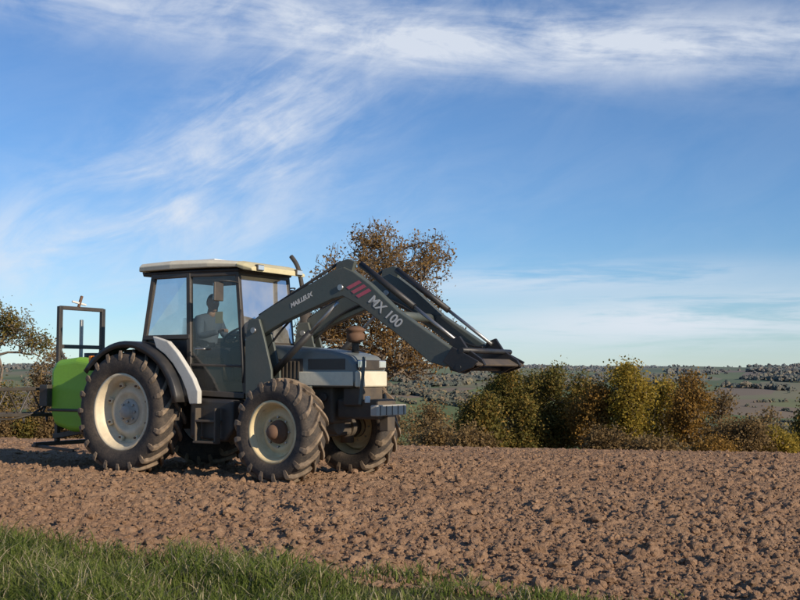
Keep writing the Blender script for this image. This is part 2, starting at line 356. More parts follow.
def cyl(name,p0,p1,r,mat,parent,seg=20,r2=None):
    p0=Vector(p0);p1=Vector(p1);d=(p1-p0).normalized();q=d.to_track_quat('Z','Y').to_matrix();r2=r if r2 is None else r2
    V=[];
    for c,rr in((p0,r),(p1,r2)):
        for i in range(seg):
            a=2*math.pi*i/seg;V.append(c+q@Vector((rr*math.cos(a),rr*math.sin(a),0)))
    F=[tuple(range(seg)),tuple(range(2*seg-1,seg-1,-1))]+[(i,(i+1)%seg,seg+(i+1)%seg,seg+i) for i in range(seg)]
    o=mk(name,V,F,mat,parent)
    for p in o.data.polygons:
        if len(p.vertices)==4:p.use_smooth=True
    return o
def tube(name,pts,r,mat,parent,cyc=False,smooth=True):
    cu=bpy.data.curves.new(name,'CURVE');cu.dimensions='3D';cu.bevel_depth=r;cu.bevel_resolution=3;cu.use_fill_caps=True
    sp=cu.splines.new('POLY' if not smooth else 'NURBS');sp.points.add(len(pts)-1)
    for i,p in enumerate(pts):sp.points[i].co=(*p,1)
    sp.use_cyclic_u=cyc
    if smooth:sp.use_endpoint_u=True;sp.order_u=3;sp.resolution_u=6
    o=bpy.data.objects.new(name,cu);COL.objects.link(o);cu.materials.append(mat);o.parent=parent;return o
def lathe(name,prof,c,mat,parent,seg=64,smooth=True,out=1):
    V=[];n=len(prof)
    for i in range(seg):
        a=2*math.pi*i/seg
        for r,u in prof:V.append((c[0]+r*math.cos(a),c[1]+out*u,c[2]+r*math.sin(a)))
    F=[(i*n+j,((i+1)%seg)*n+j,((i+1)%seg)*n+j+1,i*n+j+1) for i in range(seg) for j in range(n-1)]
    o=mk(name,V,F,mat,parent,smooth=smooth);return o
# ---------------------------------------------------------------- vehicle materials
CREAM=paint('cream_paint',(.74,.68,.52),.4,.3,(.33,.24,.15))
RIMR=paint('cream_rim',(.76,.65,.45),.5,.5,(.32,.20,.12),scale=6)
RIMF=paint('yellowed_rim',(.72,.58,.33),.5,.5,(.30,.18,.09),scale=7)
WHITE=paint('white_paint',(.74,.72,.66),.4,.25,(.35,.28,.2))
PANEL=paint('light_grey_panel',(.58,.57,.52),.4,.3,(.3,.24,.17))
BLACK=paint('black_paint',(.018,.019,.021),.38,.35,(.10,.08,.06),lowdirt=.5)
CHAS=paint('chassis_grime',(.04,.038,.036),.6,.7,(.12,.09,.06),lowdirt=.6,scale=8)
HOODM=paint('bonnet_grey_paint',(.17,.195,.19),.28,.25,(.24,.2,.15))
LOADM=paint('loader_grey_green',(.080,.095,.083),.38,.35,(.16,.14,.11),scale=4)
GREYM=paint('bumper_grey',(.46,.44,.38),.5,.4)
STEEL=paint('steel',(.38,.38,.37),.3,.3,metal=.8)
RUST=paint('rusty_steel',(.16,.09,.055),.75,.5,(.09,.045,.025),scale=12)
RED=paint('red_decal',(.52,.10,.14),.45,.25,(.3,.2,.16))
DECW=paint('white_decal',(.62,.62,.58),.5,.15)
GREEN=paint('green_tank_plastic',(.24,.50,.035),.35,.22,(.25,.28,.08),scale=3)
AMBER,nt,b=new_mat('orange_lens');b.inputs['Base Color'].default_value=(.75,.22,.02,1);b.inputs['Roughness'].default_value=.15
LENS,nt,b=new_mat('lamp_lens');b.inputs['Base Color'].default_value=(.75,.76,.74,1);b.inputs['Roughness'].default_value=.08;b.inputs['Metallic'].default_value=.6
MIRR,nt,b=new_mat('mirror_glass');b.inputs['Base Color'].default_value=(.8,.8,.8,1);b.inputs['Metallic'].default_value=1;b.inputs['Roughness'].default_value=.05
SEATM=paint('seat_vinyl',(.03,.03,.032),.6,.2)
def tyre_mat():
    m,nt,b=new_mat('dusty_tyre_rubber');tc=N(nt,'ShaderNodeTexCoord').outputs['Object']
    n=noise(nt,6,6,tc,.7);n2=noise(nt,45,4,tc)
    c=ramp(nt,[(.35,(.032,.028,.026)),(.6,(.085,.066,.051)),(.8,(.17,.125,.085))],n);c=mixc(nt,.25,c,ramp(nt,[(.4,(.02,.02,.02)),(.7,(.17,.125,.085))],n2))
    nt.links.new(c,b.inputs['Base Color']);b.inputs['Roughness'].default_value=.85;return m
TYRE=tyre_mat()
m,nt,b=new_mat('muddy_tread');TREAD=m
tc=N(nt,'ShaderNodeTexCoord').outputs['Object'];c=ramp(nt,[(.3,(.08,.06,.045)),(.5,(.22,.16,.105)),(.75,(.38,.28,.19))],noise(nt,9,6,tc,.7))
nt.links.new(c,b.inputs['Base Color']);b.inputs['Roughness'].default_value=.9
def glass_mat(name,tint,dust):
    m,nt,b=new_mat(name);nt.nodes.remove(b)
    tr=N(nt,'ShaderNodeBsdfTransparent');tr.inputs[0].default_value=(*tint,1)
    gl=N(nt,'ShaderNodeBsdfGlossy');gl.inputs['Roughness'].default_value=.03
    df=N(nt,'ShaderNodeBsdfDiffuse');df.inputs[0].default_value=(.55,.53,.48,1)
    fr=N(nt,'ShaderNodeFresnel');fr.inputs[0].default_value=1.5
    m1=N(nt,'ShaderNodeMixShader');nt.links.new(fr.outputs[0],m1.inputs[0]);nt.links.new(tr.outputs[0],m1.inputs[1]);nt.links.new(gl.outputs[0],m1.inputs[2])
    nz=noise(nt,3,5,N(nt,'ShaderNodeTexCoord').outputs['Object'],.6)
    mr=N(nt,'ShaderNodeMapRange');nt.links.new(nz,mr.inputs[0]);mr.inputs[1].default_value=.3;mr.inputs[2].default_value=.8;mr.inputs[3].default_value=dust*.3;mr.inputs[4].default_value=dust
    m2=N(nt,'ShaderNodeMixShader');nt.links.new(mr.outputs[0],m2.inputs[0]);nt.links.new(m1.outputs[0],m2.inputs[1]);nt.links.new(df.outputs[0],m2.inputs[2])
    nt.links.new(m2.outputs[0],nt.nodes['Material Output'].inputs[0]);return m
GLASS=glass_mat('dusty_cab_glass',(.86,.9,.88),.38);GLASSD=glass_mat('door_glass',(.52,.57,.57),.08)
# ---------------------------------------------------------------- tractor
TH=math.radians(32);TM=Matrix.Translation((-3.12,14.71,-.01))@Matrix.Rotation(-TH,4,'Z')
TR=empty('tractor');TR.matrix_world=TM
def wheel(name,c,R,W,rim,nl,out,rimmat,rear,yaw=0):
    w=empty(name,TR);w.location=c;w.rotation_euler=(0,0,yaw);o0=(0,0,0)
    pr=[(rim,W*.36),(rim+.012,W*.43),(rim+.05,W*.475),(R-.26*R,W*.52),(R-.15*R,W*.515),(R-.085,W*.47),(R-.055,W*.38),(R-.042,W*.2),(R-.04,0)]
    pr=pr+[(r,-u) for r,u in pr[::-1][1:]]
    lathe('tyre_carcass',pr,o0,TYRE,w,72)
    V=[];F=[]
    for side in(-1,1):
        for i in range(nl):
            a0=2*math.pi*(i+(.5 if side>0 else 0))/nl
            st=[(-.03,R,1.0),(.15,R,1.0),(.30,R-.006,1.05),(.42,R-.018,1.15),(.505,R-.045,1.3),(.53,R-.10,1.35),(.525,R-.15,1.1)]
            b0=len(V)
            for k,(f,rt,ws) in enumerate(st):
                yy=side*f*W;a=a0-(min(f,.5)+.03)*.62*(.8/R)**.5;hw=.024*ws/R
                rb=rt-.055 if k<4 else rt-.03
                yin=side*(f-.035)*W
                for (rr,da,y_) in((rb,-hw*1.35,yy if k<5 else yin),(rt,-hw,yy),(rt,hw,yy),(rb,hw*1.35,yy if k<5 else yin)):
                    V.append((rr*math.cos(a+da),y_,rr*math.sin(a+da)))
            m=len(st)
            for k in range(m-1):
                q=b0+k*4
                for e in range(3):F.append((q+e,q+e+1,q+e+5,q+e+4))
            F.append((b0,b0+1,b0+2,b0+3));q=b0+(m-1)*4;F.append((q,q+1,q+2,q+3))
    mk('tread_lugs',V,F,TREAD,w,bevel=.006)
    if rear:
        prof=[(rim+.015,W*.34),(rim+.02,W*.44),(rim-.005,W*.45),(rim-.025,W*.41),(rim-.035,W*.33),(rim-.06,W*.30),(rim-.075,W*.12),(rim-.085,.0),(rim*.74,-.01),(rim*.70,.02),(rim*.60,.055),(rim*.5,.06),(rim*.46,.03),(.0,.03)]
    else:
        prof=[(rim+.015,W*.34),(rim+.02,W*.44),(rim-.005,W*.45),(rim-.02,W*.41),(rim-.03,W*.30),(rim-.05,W*.26),(rim-.06,W*.05),(rim*.78,.0),(rim*.66,.03),(rim*.52,.05),(rim*.50,.03),(0,.03)]
    lathe('rim',prof,o0,rimmat,w,72,out=out)
    lathe('rim_back',[(rim,.3*W),(rim-.04,.2*W),(rim-.05,-.1)],o0,rimmat,w,48,out=-out)
    if rear:
        lathe('hub',[(.0,.13),(.07,.13),(.085,.11),(.09,.06),(.15,.055),(.17,.035),(.17,.0)],o0,GREYM,w,40,out=out)
        for i in range(8):
            a=2*math.pi*i/8;cyl('wheel_bolt',(.125*math.cos(a),out*.05,.125*math.sin(a)),(.125*math.cos(a),out*.085,.125*math.sin(a)),.016,STEEL,w,8)
        for i in range(8):
            a=2*math.pi*(i+.5)/8;rr=rim*.80;bx=box('rim_clamp',(rr*math.cos(a),out*.035,rr*math.sin(a)),(.10,.05,.07),rimmat,w,(0,-a,0),.012)
            cyl('clamp_bolt',(rr*.93*math.cos(a),out*.05,rr*.93*math.sin(a)),(rr*.93*math.cos(a),out*.08,rr*.93*math.sin(a)),.014,RUST,w,8)
    else:
        lathe('hub',[(0,.20),(.05,.20),(.07,.18),(.085,.16),(.09,.09),(.13,.08),(.14,.045),(.14,0)],o0,RUST,w,40,out=out)
        for i in range(8):
            a=2*math.pi*i/8;cyl('wheel_bolt',(.175*math.cos(a),out*.03,.175*math.sin(a)),(.175*math.cos(a),out*.062,.175*math.sin(a)),.013,STEEL,w,8)
    return w
wheel('rear_wheel',(0,-.76,.81),.82,.44,.485,20,-1,RIMR,True)
wheel('rear_wheel_far',(0,.76,.81),.82,.44,.485,20,1,RIMR,True)
wheel('front_wheel',(2.5,-.78,.62),.635,.36,.355,17,-1,RIMF,False,-.05)
wheel('front_wheel_far',(2.5,.80,.62),.635,.36,.355,17,1,RIMF,False,-.05)
cyl('rear_axle',(0,-.72,.81),(0,.72,.81),.11,CHAS,TR)
box('gearbox',(.35,0,.85),(1.2,.5,.55),CHAS,TR,bevel=.05)
box('engine',(1.9,0,.95),(1.9,.44,.5),CHAS,TR,bevel=.03)
box('sump',(1.9,0,.66),(1.3,.34,.22),CHAS,TR,bevel=.05)
box('front_axle_beam',(2.5,0,.60),(.18,1.3,.17),CHAS,TR,bevel=.04)
cyl('axle_pivot',(2.25,0,.68),(2.8,0,.68),.12,CHAS,TR)
for s in(-1,1):
    cyl('steering_knuckle',(2.5,s*.60,.42),(2.5,s*.60,.80),.085,CHAS,TR)
    cyl('final_drive',(2.5,s*.56,.62),(2.5,s*.74,.62),.13,CHAS,TR)
cyl('track_rod',(2.28,-.58,.58),(2.28,.58,.58),.02,STEEL,TR)
for i in range(5):
    cyl('engine_fitting',(1.75+.25*i,-.24,1.02),(1.75+.25*i,-.30,1.02),.05,CHAS,TR,14)
    box('injector_pipe',(1.8+.22*i,-.235,.85),(.05,.04,.28),STEEL if i%2 else CHAS,TR)
cyl('oil_filter',(2.15,-.29,.78),(2.15,-.29,.98),.05,WHITE,TR,16)
# bonnet
prism('bonnet',[(1.6,1.14),(3.18,1.14),(3.27,1.2),(3.25,1.42),(3.17,1.52),(2.9,1.585),(2.2,1.65),(1.6,1.69)],-.35,.35,HOODM,TR,.045,4)
box('bonnet_side_stripe',(2.84,-.352,1.245),(.80,.02,.17),CREAM,TR)
box('bonnet_side_stripe_far',(2.84,.352,1.245),(.80,.02,.17),CREAM,TR)
box('nose_panel',(3.265,0,1.24),(.05,.66,.19),CREAM,TR,bevel=.02)
box('nose_grille',(3.268,0,1.41),(.03,.56,.12),BLACK,TR,(0,.06,0))
for s in(-1,1):
    box('headlamp',(3.28,s*.22,1.42),(.03,.15,.09),LENS,TR,bevel=.01)
for i in range(9):
    box('side_vent',(1.95+.06*i,-.356,1.35),(.03,.012,.22),CHAS,TR)
box('side_vent_panel',(2.2,-.351,1.35),(.6,.006,.28),BLACK,TR)
box('side_grille',(2.85,-.352,1.42),(.55,.008,.13),BLACK,TR)
box('nose_lower',(3.15,0,1.03),(.25,.5,.22),CHAS,TR,bevel=.02)
box('front_support',(3.2,0,.88),(.6,.40,.24),CHAS,TR,bevel=.03)
box('weight_block',(3.52,0,.87),(.10,.66,.13),GREYM,TR,bevel=.015)
for i in range(5):box('weight_slot',(3.573,-.26+.13*i,.87),(.006,.012,.11),BLACK,TR,bevel=0)
box('tow_bracket',(3.5,0,.72),(.12,.16,.2),CHAS,TR)
box('number_plate',(3.40,-.28,1.0),(.02,.10,.08),WHITE,TR)
cyl('precleaner_neck',(2.98,.08,1.55),(2.98,.08,1.74),.045,CHAS,TR)
lathe_o=lathe('precleaner_bowl',[(0,-.0),(.07,0),(.11,.03),(.115,.10),(.09,.13),(.12,.14),(.12,.165),(.06,.20),(0,.205)],(0,0,0),RUST,TR,32)
lathe_o.rotation_euler=(math.pi/2,0,0);lathe_o.location=(2.98,.08,1.69)
tube('exhaust',[(2.0,.46,1.3),(1.95,.48,1.7),(1.86,.5,2.3),(1.8,.5,2.6),(1.74,.5,2.78),(1.64,.5,2.88)],.03,CHAS,TR)
cyl('silencer',(1.95,.48,1.65),(1.87,.5,2.2),.075,CHAS,TR)
# cab ------------------------------------------------------
CF=(1.62,.50);CB=(.86,.62);CR=(.18,.64)
ZT=2.60
def box_between(name,a,b,r,mat=None):
    a=Vector(a);b=Vector(b);d=b-a;o=box(name,(a+b)/2,(2*r,2*r,d.length),mat or BLACK,TR,bevel=.008)
    o.rotation_mode='QUATERNION';o.rotation_quaternion=d.to_track_quat('Z','Y');return o
for s in(-1,1):
    box_between('front_pillar',(1.72,s*.50,1.05),(CF[0]-.05,s*.50,ZT),.028)
    box_between('middle_pillar',(.90,s*CB[1],1.1),(.86,s*CB[1],ZT),.032)
    box_between('rear_pillar',(.10,s*.64,1.70),(.24,s*.62,ZT),.032)
    box_between('side_top_rail_a',(.22,s*.63,ZT-.02),(.86,s*.62,ZT-.02),.03)
    box_between('side_top_rail_b',(.86,s*.62,ZT-.02),(1.57,s*.50,ZT-.02),.03)
    box_between('window_sill',(.10,s*.65,1.78),(.90,s*.63,1.78),.03)
    box_between('door_sill',(.88,s*.63,1.07),(1.72,s*.51,1.03),.035)
    box_between('door_mid_rail',(.92,s*.632,1.42),(1.66,s*.517,1.40),.016)
    g=[(.90,s*.625,1.08),(1.68,s*.505,1.08),(1.58,s*.498,2.57),(.87,s*.618,2.57)]
    mk('door_glass',g,[(0,1,2,3)],GLASSD,TR)
    g=[(.14,s*.645,1.80),(.86,s*.622,1.80),(.84,s*.618,2.57),(.25,s*.622,2.57)]
    mk('quarter_glass',g,[(0,1,2,3)],GLASS,TR)
    mk('cab_side_wall',[(.08,s*.64,1.1),(.90,s*.62,1.05),(.90,s*.62,1.78),(.08,s*.64,1.78)],[(0,1,2,3)],BLACK,TR)
box_between('windscreen_base_rail',(1.68,-.5,1.68),(1.68,.5,1.68),.03)
box_between('windscreen_top_rail',(1.57,-.5,ZT-.02),(1.57,.5,ZT-.02),.03)
box_between('rear_top_rail',(.24,-.6,ZT-.02),(.24,.6,ZT-.02),.03)
box_between('rear_sill',(.10,-.64,1.72),(.10,.64,1.72),.03)
mk('windscreen',[(1.69,-.48,1.70),(1.69,.48,1.70),(1.585,.48,2.57),(1.585,-.48,2.57)],[(0,1,2,3)],GLASS,TR)
mk('rear_window',[(.09,-.6,1.75),(.09,.6,1.75),(.23,.6,2.57),(.23,-.6,2.57)],[(0,1,2,3)],GLASS,TR)
mk('cab_front_wall',[(1.70,-.5,1.05),(1.70,.5,1.05),(1.69,.5,1.68),(1.69,-.5,1.68)],[(0,1,2,3)],BLACK,TR)
mk('cab_rear_wall',[(.08,-.64,1.1),(.08,.64,1.1),(.09,.64,1.70),(.09,-.64,1.70)],[(0,1,2,3)],BLACK,TR)
mk('cab_floor',[(.08,-.64,1.06),(.9,-.62,1.04),(1.7,-.5,1.02),(1.7,.5,1.02),(.9,.62,1.04),(.08,.64,1.06)],[(0,1,2,3,4,5)],BLACK,TR)
tube('wiper',[(1.72,.0,1.72),(1.69,.1,2.0),(1.66,.2,2.2)],.008,BLACK,TR)
tube('door_handle',[(1.02,-.66,1.62),(1.03,-.69,1.62),(1.16,-.67,1.62),(1.16,-.64,1.62)],.012,STEEL,TR)
def roof(name,xs,zt,zb,ws,mat):
    V=[];n=len(xs)
    for x,t,bz,w in zip(xs,zt,zb,ws):
        V+=[(x,-w,bz),(x,-w-.015,(t+bz)/2),(x,-w+.03,t-.015),(x,-w+.12,t),(x,w-.12,t),(x,w-.03,t-.015),(x,w+.015,(t+bz)/2),(x,w,bz)]
    F=[]
    for i in range(n-1):
        for j in range(8):F.append((i*8+j,i*8+(j+1)%8,(i+1)*8+(j+1)%8,(i+1)*8+j))
    F+=[tuple(range(8)),tuple(range((n-1)*8,n*8))]
    return mk(name,V,F,mat,TR,.01)
roof('roof_cap',[-.02,.04,.6,1.2,1.62],[2.70,2.775,2.785,2.765,2.73],[2.66]*4+[2.65],[.64,.69,.71,.66,.58],CREAM)
roof('roof_gutter',[.04,.3,.9,1.62],[2.66]*4,[2.595]*4,[.63,.655,.645,.535],BLACK)
roof('roof_visor',[1.62,1.72,1.84],[2.735,2.71,2.655],[2.645,2.61,2.59],[.585,.57,.54],paint('yellowed_visor',(.66,.58,.34),.4,.35,(.3,.22,.12)))
for s in(-1,1):
    box('work_lamp',(1.84,s*.40,2.64),(.05,.13,.075),BLACK,TR);box('work_lamp_lens',(1.867,s*.40,2.64),(.006,.11,.055),LENS,TR,bevel=0)
    box('rear_work_lamp',(-.04,s*.48,2.68),(.06,.12,.08),BLACK,TR)
box('roof_hatch',(.75,0,2.80),(.5,.6,.03),WHITE,TR,bevel=.012)
cyl('beacon_post',(.25,.45,2.76),(.25,.45,2.86),.012,BLACK,TR)
for s in(-1,1):
    tube('mirror_arm',[(1.60,s*.52,2.45),(1.62,s*.66,2.47),(1.50,s*.76,2.46)],.010,BLACK,TR)
    box('mirror',(1.48,s*.76,2.33),(.03,.15,.24),BLACK,TR,(0,0,s*.15),.012)
    box('mirror_glass',(1.463,s*.76,2.33),(.004,.13,.21),MIRR,TR,(0,0,s*.15),0)
# interior
box('seat_cushion',(.62,0,1.48),(.46,.46,.12),SEATM,TR,bevel=.04)
box('seat_back',(.40,0,1.78),(.12,.44,.56),SEATM,TR,(0,-.15,0),.04)
box('seat_base',(.60,0,1.26),(.34,.34,.34),BLACK,TR,bevel=.03)
box('dashboard',(1.42,0,1.46),(.36,.5,.46),SEATM,TR,(0,-.2,0),.05)
cyl('steering_column',(1.35,0,1.5),(1.16,0,1.80),.028,BLACK,TR)
def ring(c,r,nrm,n=24):
    q=Vector(nrm).to_track_quat('Z','Y').to_matrix();return [tuple(Vector(c)+q@Vector((r*math.cos(2*math.pi*i/n),r*math.sin(2*math.pi*i/n),0))) for i in range(n)]
SWC=Vector((1.15,0,1.82));SWN=Vector((-.53,0,.85))
tube('steering_wheel',ring(SWC,.19,SWN),.014,BLACK,TR,cyc=True)
for i in range(3):
    p=ring(SWC,.18,SWN,3)[i];tube('steering_spoke',[tuple(SWC),p],.01,BLACK,TR,smooth=False)
box('paper_notice',(1.30,-.54,2.02),(.11,.004,.15),paint('yellowed_paper',(.7,.62,.38),.7,.1),TR,(0,.0,.15),0)
# rear fenders
def fender(s):
    V=[];F=[];n=22;C=(0,.81)
    for i in range(n+1):
        a=math.radians(8+(142-8)*i/n);R=.905+.03*math.sin(a*2)
        if a<math.radians(60):R+=.10*(1-a/math.radians(60))
        for (rr,yy) in((R-.07,.965),(R-.0,.97),(R+.015,.945),(R+.015,.55)):
            V.append((C[0]+rr*math.cos(a),s*yy,C[1]+rr*math.sin(a)))
    for i in range(n):
        for j in range(3):q=i*4+j;F.append((q,q+1,q+5,q+4))
    o=mk('rear_fender',V,F,BLACK,TR,smooth=True);m=o.modifiers.new('s','SOLIDIFY');m.thickness=.015
for s in(-1,1):
    fender(s)
    yy=sorted((s*.84,s*.76))
    prism('fender_side_panel',[(.434,1.79),(.698,1.72),(.86,1.58),(1.01,1.41),(1.14,1.25),(1.229,1.086),(1.229,.93),(1.09,.925),(1.03,1.10),(.94,1.26),(.80,1.43),(.66,1.55),(.5,1.64)],yy[0],yy[1],PANEL,TR,.012)
    box('tail_lamp',(-.62,s*.85,1.50),(.05,.16,.09),AMBER,TR)
prism('fuel_tank',[(.98,.50),(1.58,.46),(1.70,.60),(1.70,.98),(.98,1.0)],-.72,-.34,BLACK,TR,.04,3)
prism('fuel_tank_far',[(.98,.50),(1.58,.46),(1.70,.60),(1.70,.98),(.98,1.0)],.34,.72,BLACK,TR,.04,3)
for s in(-1,1):
    for k,zz in enumerate((.46,.72)):
        box('step_tread',(1.35,s*(.80-.03*k),zz),(.34,.14,.03),CHAS,TR)
    for xx in(1.19,1.51):box('step_side',(xx,s*.79,.66),(.025,.10,.44),CHAS,TR)
tube('grab_handle',[(1.72,-.56,1.2),(1.76,-.60,1.25),(1.70,-.60,2.05),(1.66,-.54,2.1)],.013,BLACK,TR)
# front loader ---------------------------------------------
LO=empty('front_loader',TR)
ARM=[(1.78,1.92),(2.098,2.107),(3.10,2.535),(3.24,2.56),(3.38,2.50),(3.62,2.335),(3.992,2.02),(4.66,1.60),(4.78,1.52),(4.74,1.42),(4.608,1.38),(4.414,1.43),(3.992,1.745),(3.46,2.10),(3.228,2.215),(3.083,2.19),(2.333,1.93),(1.875,1.72),(1.77,1.80)]
for s in(-1,1):
    y0,y1=s*.50-.055,s*.50+.055
    prism('loader_arm',ARM,y0,y1,LOADM,LO,.012)
    prism('loader_post',[(1.80,.95),(2.22,.95),(2.20,1.35),(2.08,1.75),(2.00,1.98),(1.84,1.98),(1.78,1.7)],s*.50-.10,s*.50-.06,LOADM,LO,.008)
    prism('loader_post_inner',[(1.80,.95),(2.22,.95),(2.20,1.35),(2.08,1.75),(2.00,1.98),(1.84,1.98),(1.78,1.7)],s*.50+.06,s*.50+.10,LOADM,LO,.008)
    cyl('pivot_pin',(1.92,s*.5-.12,1.84),(1.92,s*.5+.12,1.84),.035,STEEL,LO)
    cyl('elbow_pin',(3.2,s*.5-.075,2.32),(3.2,s*.5+.075,2.32),.035,STEEL,LO)
    cyl('lift_cylinder',(2.14,s*.5,1.30),(2.72,s*.5,1.80),.042,BLACK,LO);cyl('lift_rod',(2.70,s*.5,1.78),(3.12,s*.5,2.15),.022,STEEL,LO)
    cyl('level_rod_rear',(1.93,s*.5-.0,2.03),(3.16,s*.5,2.63),.018,BLACK,LO)
    prism('level_link',[(3.10,2.5),(3.34,2.5),(3.38,2.62),(3.28,2.66),(3.12,2.62)],s*.5-.03,s*.5+.03,LOADM,LO,.008)
    yi=s*.40
    cyl('tilt_cylinder',(3.38,yi,2.60),(4.12,yi,2.07),.038,BLACK,LO);cyl('tilt_rod',(4.10,yi,2.085),(4.70,yi,1.65),.02,STEEL,LO)
    prism('headstock_plate',[(4.56,1.50),(4.62,1.68),(4.74,1.72),(4.84,1.58),(5.02,1.46),(5.06,1.40),(4.92,1.36),(4.80,1.30),(4.62,1.34)],s*.44-.02,s*.44+.02,BLACK,LO,.006)
    prism('headstock_plate_outer',[(4.60,1.44),(4.72,1.60),(4.86,1.53),(5.04,1.44),(4.98,1.37),(4.80,1.31)],s*.58-.015,s*.58+.015,BLACK,LO,.006)
    tube('hydraulic_hose',[(2.0,s*.43,1.6),(2.3,s*.42,1.99),(3.0,s*.42,2.26),(3.3,s*.42,2.25),(3.9,s*.42,1.9)],.014,BLACK,LO)
    tube('hydraulic_hose_front',[(3.9,s*.42,1.9),(4.2,s*.40,1.75),(4.45,s*.38,1.62),(4.6,s*.36,1.62)],.012,BLACK,LO)
    box('bonnet_guard_bracket',(2.3,s*.42,1.05),(.75,.05,.22),LOADM,LO)
cyl('torque_tube',(3.86,-.46,1.98),(3.86,.46,1.98),.055,LOADM,LO)
cyl('headstock_top_bar',(4.84,-.60,1.56),(4.84,.60,1.56),.03,BLACK,LO)
cyl('headstock_low_bar',(4.80,-.60,1.37),(4.80,.60,1.37),.035,BLACK,LO)
box('headstock_lip',(4.97,0,1.43),(.14,1.18,.025),CHAS,LO,(0,.5,0),.006)
box('loader_cross_member',(2.0,0,1.05),(.25,.9,.12),LOADM,LO)
tube('front_guard',[(3.34,-.36,.95),(3.40,-.36,1.3),(3.36,-.3,1.50)],.02,LOADM,LO)
u=Vector((.80,0,-.60));v=Vector((.60,0,.80))
for i in range(3):
    c=Vector((3.46,0,2.29))+u*(.085*(i-1));sk=u*.05
    P=[c-u*.025-v*.085+sk*-1,c+u*.025-v*.085-sk,c+u*.025+v*.085+sk,c-u*.025+v*.085+sk]
    mk('red_stripe',[(p.x,-.5585,p.z) for p in P],[(0,1,2,3)],RED,LO)
def text(s,loc,size,ang,mat,parent,shear=.2):
    cu=bpy.data.curves.new('lettering','FONT');cu.body=s;cu.size=size;cu.extrude=.0008;cu.align_x='CENTER';cu.align_y='CENTER';cu.shear=shear;cu.offset=.003
    o=bpy.data.objects.new('lettering',cu);COL.objects.link(o);cu.materials.append(mat);o.parent=parent;o.location=loc;o.rotation_euler=(math.pi/2,ang,0);return o
text('MX 100',(3.82,-.5585,2.02),.16,math.radians(38),DECW,LO)
text('MAILLEUX',(2.62,-.5585,2.19),.075,math.radians(-23),DECW,LO)
text('874-90',(1.92,-.362,1.56),.10,0,DECW,TR)
# ---------------------------------------------------------------- crop sprayer
SP=empty('crop_sprayer');SP.matrix_world=TM
def sb(name,a,b,r,mat=BLACK):
    o=box_between(name,a,b,r,mat);o.parent=SP;return o
prism('spray_tank',[(-1.78,.78),(-1.70,.58),(-1.35,.50),(-1.0,.50),(-.88,.66),(-.86,1.30),(-.92,1.50),(-1.25,1.54),(-1.68,1.50),(-1.78,1.36)],-.62,.80,GREEN,SP,.09,5)
cyl('tank_lid',(-1.3,-.2,1.52),(-1.3,-.2,1.60),.17,BLACK,SP)
box('tank_band',(-1.32,.09,.80),(.96,1.46,.04),BLACK,SP,bevel=.015)
for yy in(-.4,.4):
    sb('mast_post',(-1.85,yy,.35),(-1.85,yy,2.28),.032)
for zz in(2.26,1.70,.55):sb('mast_crossbar',(-1.85,-.4,zz),(-1.85,.4,zz),.028)
sb('lift_ram',(-1.85,0,1.2),(-1.85,0,2.1),.022,STEEL)
sb('mast_top_bracket',(-1.83,-.08,2.28),(-1.83,-.02,2.45),.018,RUST);sb('mast_top_arm',(-1.83,-.2,2.36),(-1.83,.06,2.32),.015,WHITE)
sb('mast_brace',(-1.85,-.4,1.68),(-1.75,-.34,1.45),.02)
for s in(-1,1):
    sb('lower_frame',(-1.85,s*.45,.42),(-.45,s*.40,.62),.035);sb('upper_link',(-1.0,s*.3,1.3),(-.3,s*.2,1.05),.02)
sb('frame_foot',(-1.95,-.75,.30),(-1.1,-.75,.26),.02)
sb('frame_foot_bar',(-1.85,-.8,.32),(-1.85,.8,.32),.03)
for s in(-1,1):
    x0=-2.0
    sb('boom_top_rail',(x0,s*.3,1.10),(x0,s*4.6,1.06),.025);sb('boom_bottom_rail',(x0,s*.3,.72),(x0,s*4.6,.80),.025)
    sb('boom_back_rail',(x0-.25,s*.3,.74),(x0-.2,s*4.6,.82),.016)
    for k in range(11):
        ya=.35+k*.4
        sb('boom_diagonal',(x0,s*ya,1.10),(x0,s*(ya+.2),.74),.012);sb('boom_diagonal',(x0,s*(ya+.2),.74),(x0,s*(ya+.4),1.09),.012)
        cyl('spray_nozzle',(x0-.02,s*(ya+.1),.70),(x0-.02,s*(ya+.1),.62),.018,BLACK,SP,8)
tube('spray_hose',[(-1.9,-.5,.9),(-2.0,-.8,.66),(-2.0,-1.6,.70),(-2.0,-4.4,.74)],.014,BLACK,SP)
cyl('pump',(-.95,-.1,.55),(-.75,-.1,.55),.12,RUST,SP)
box('control_box',(-1.80,-.66,1.0),(.16,.10,.30),BLACK,SP)
# ---------------------------------------------------------------- driver
DR=empty('tractor_driver');DR.matrix_world=TM
JK=paint('work_jacket',(.11,.14,.19),.9,.2);TRS=paint('work_trousers',(.05,.06,.085),.9,.2)
m,nt,b=new_mat('skin');SKIN=m;b.inputs['Base Color'].default_value=(.50,.30,.21,1);b.inputs['Roughness'].default_value=.55
HAIR=paint('dark_hair',(.04,.03,.022),.8,0)
def skin(name,pts,edges,rad,mat,root=0,sub=2):
    me=bpy.data.meshes.new(name);me.from_pydata(pts,edges,[]);o=bpy.data.objects.new(name,me);COL.objects.link(o);o.parent=DR
    md=o.modifiers.new('Skin','SKIN');md.use_smooth_shade=True
    for i,r in enumerate(rad):
        sv=me.skin_vertices[0].data[i];rr=r if isinstance(r,tuple) else(r,r);sv.radius=rr;sv.use_root=(i==root)
    s=o.modifiers.new('Sub','SUBSURF');s.levels=sub;s.render_levels=sub;me.materials.append(mat);return o
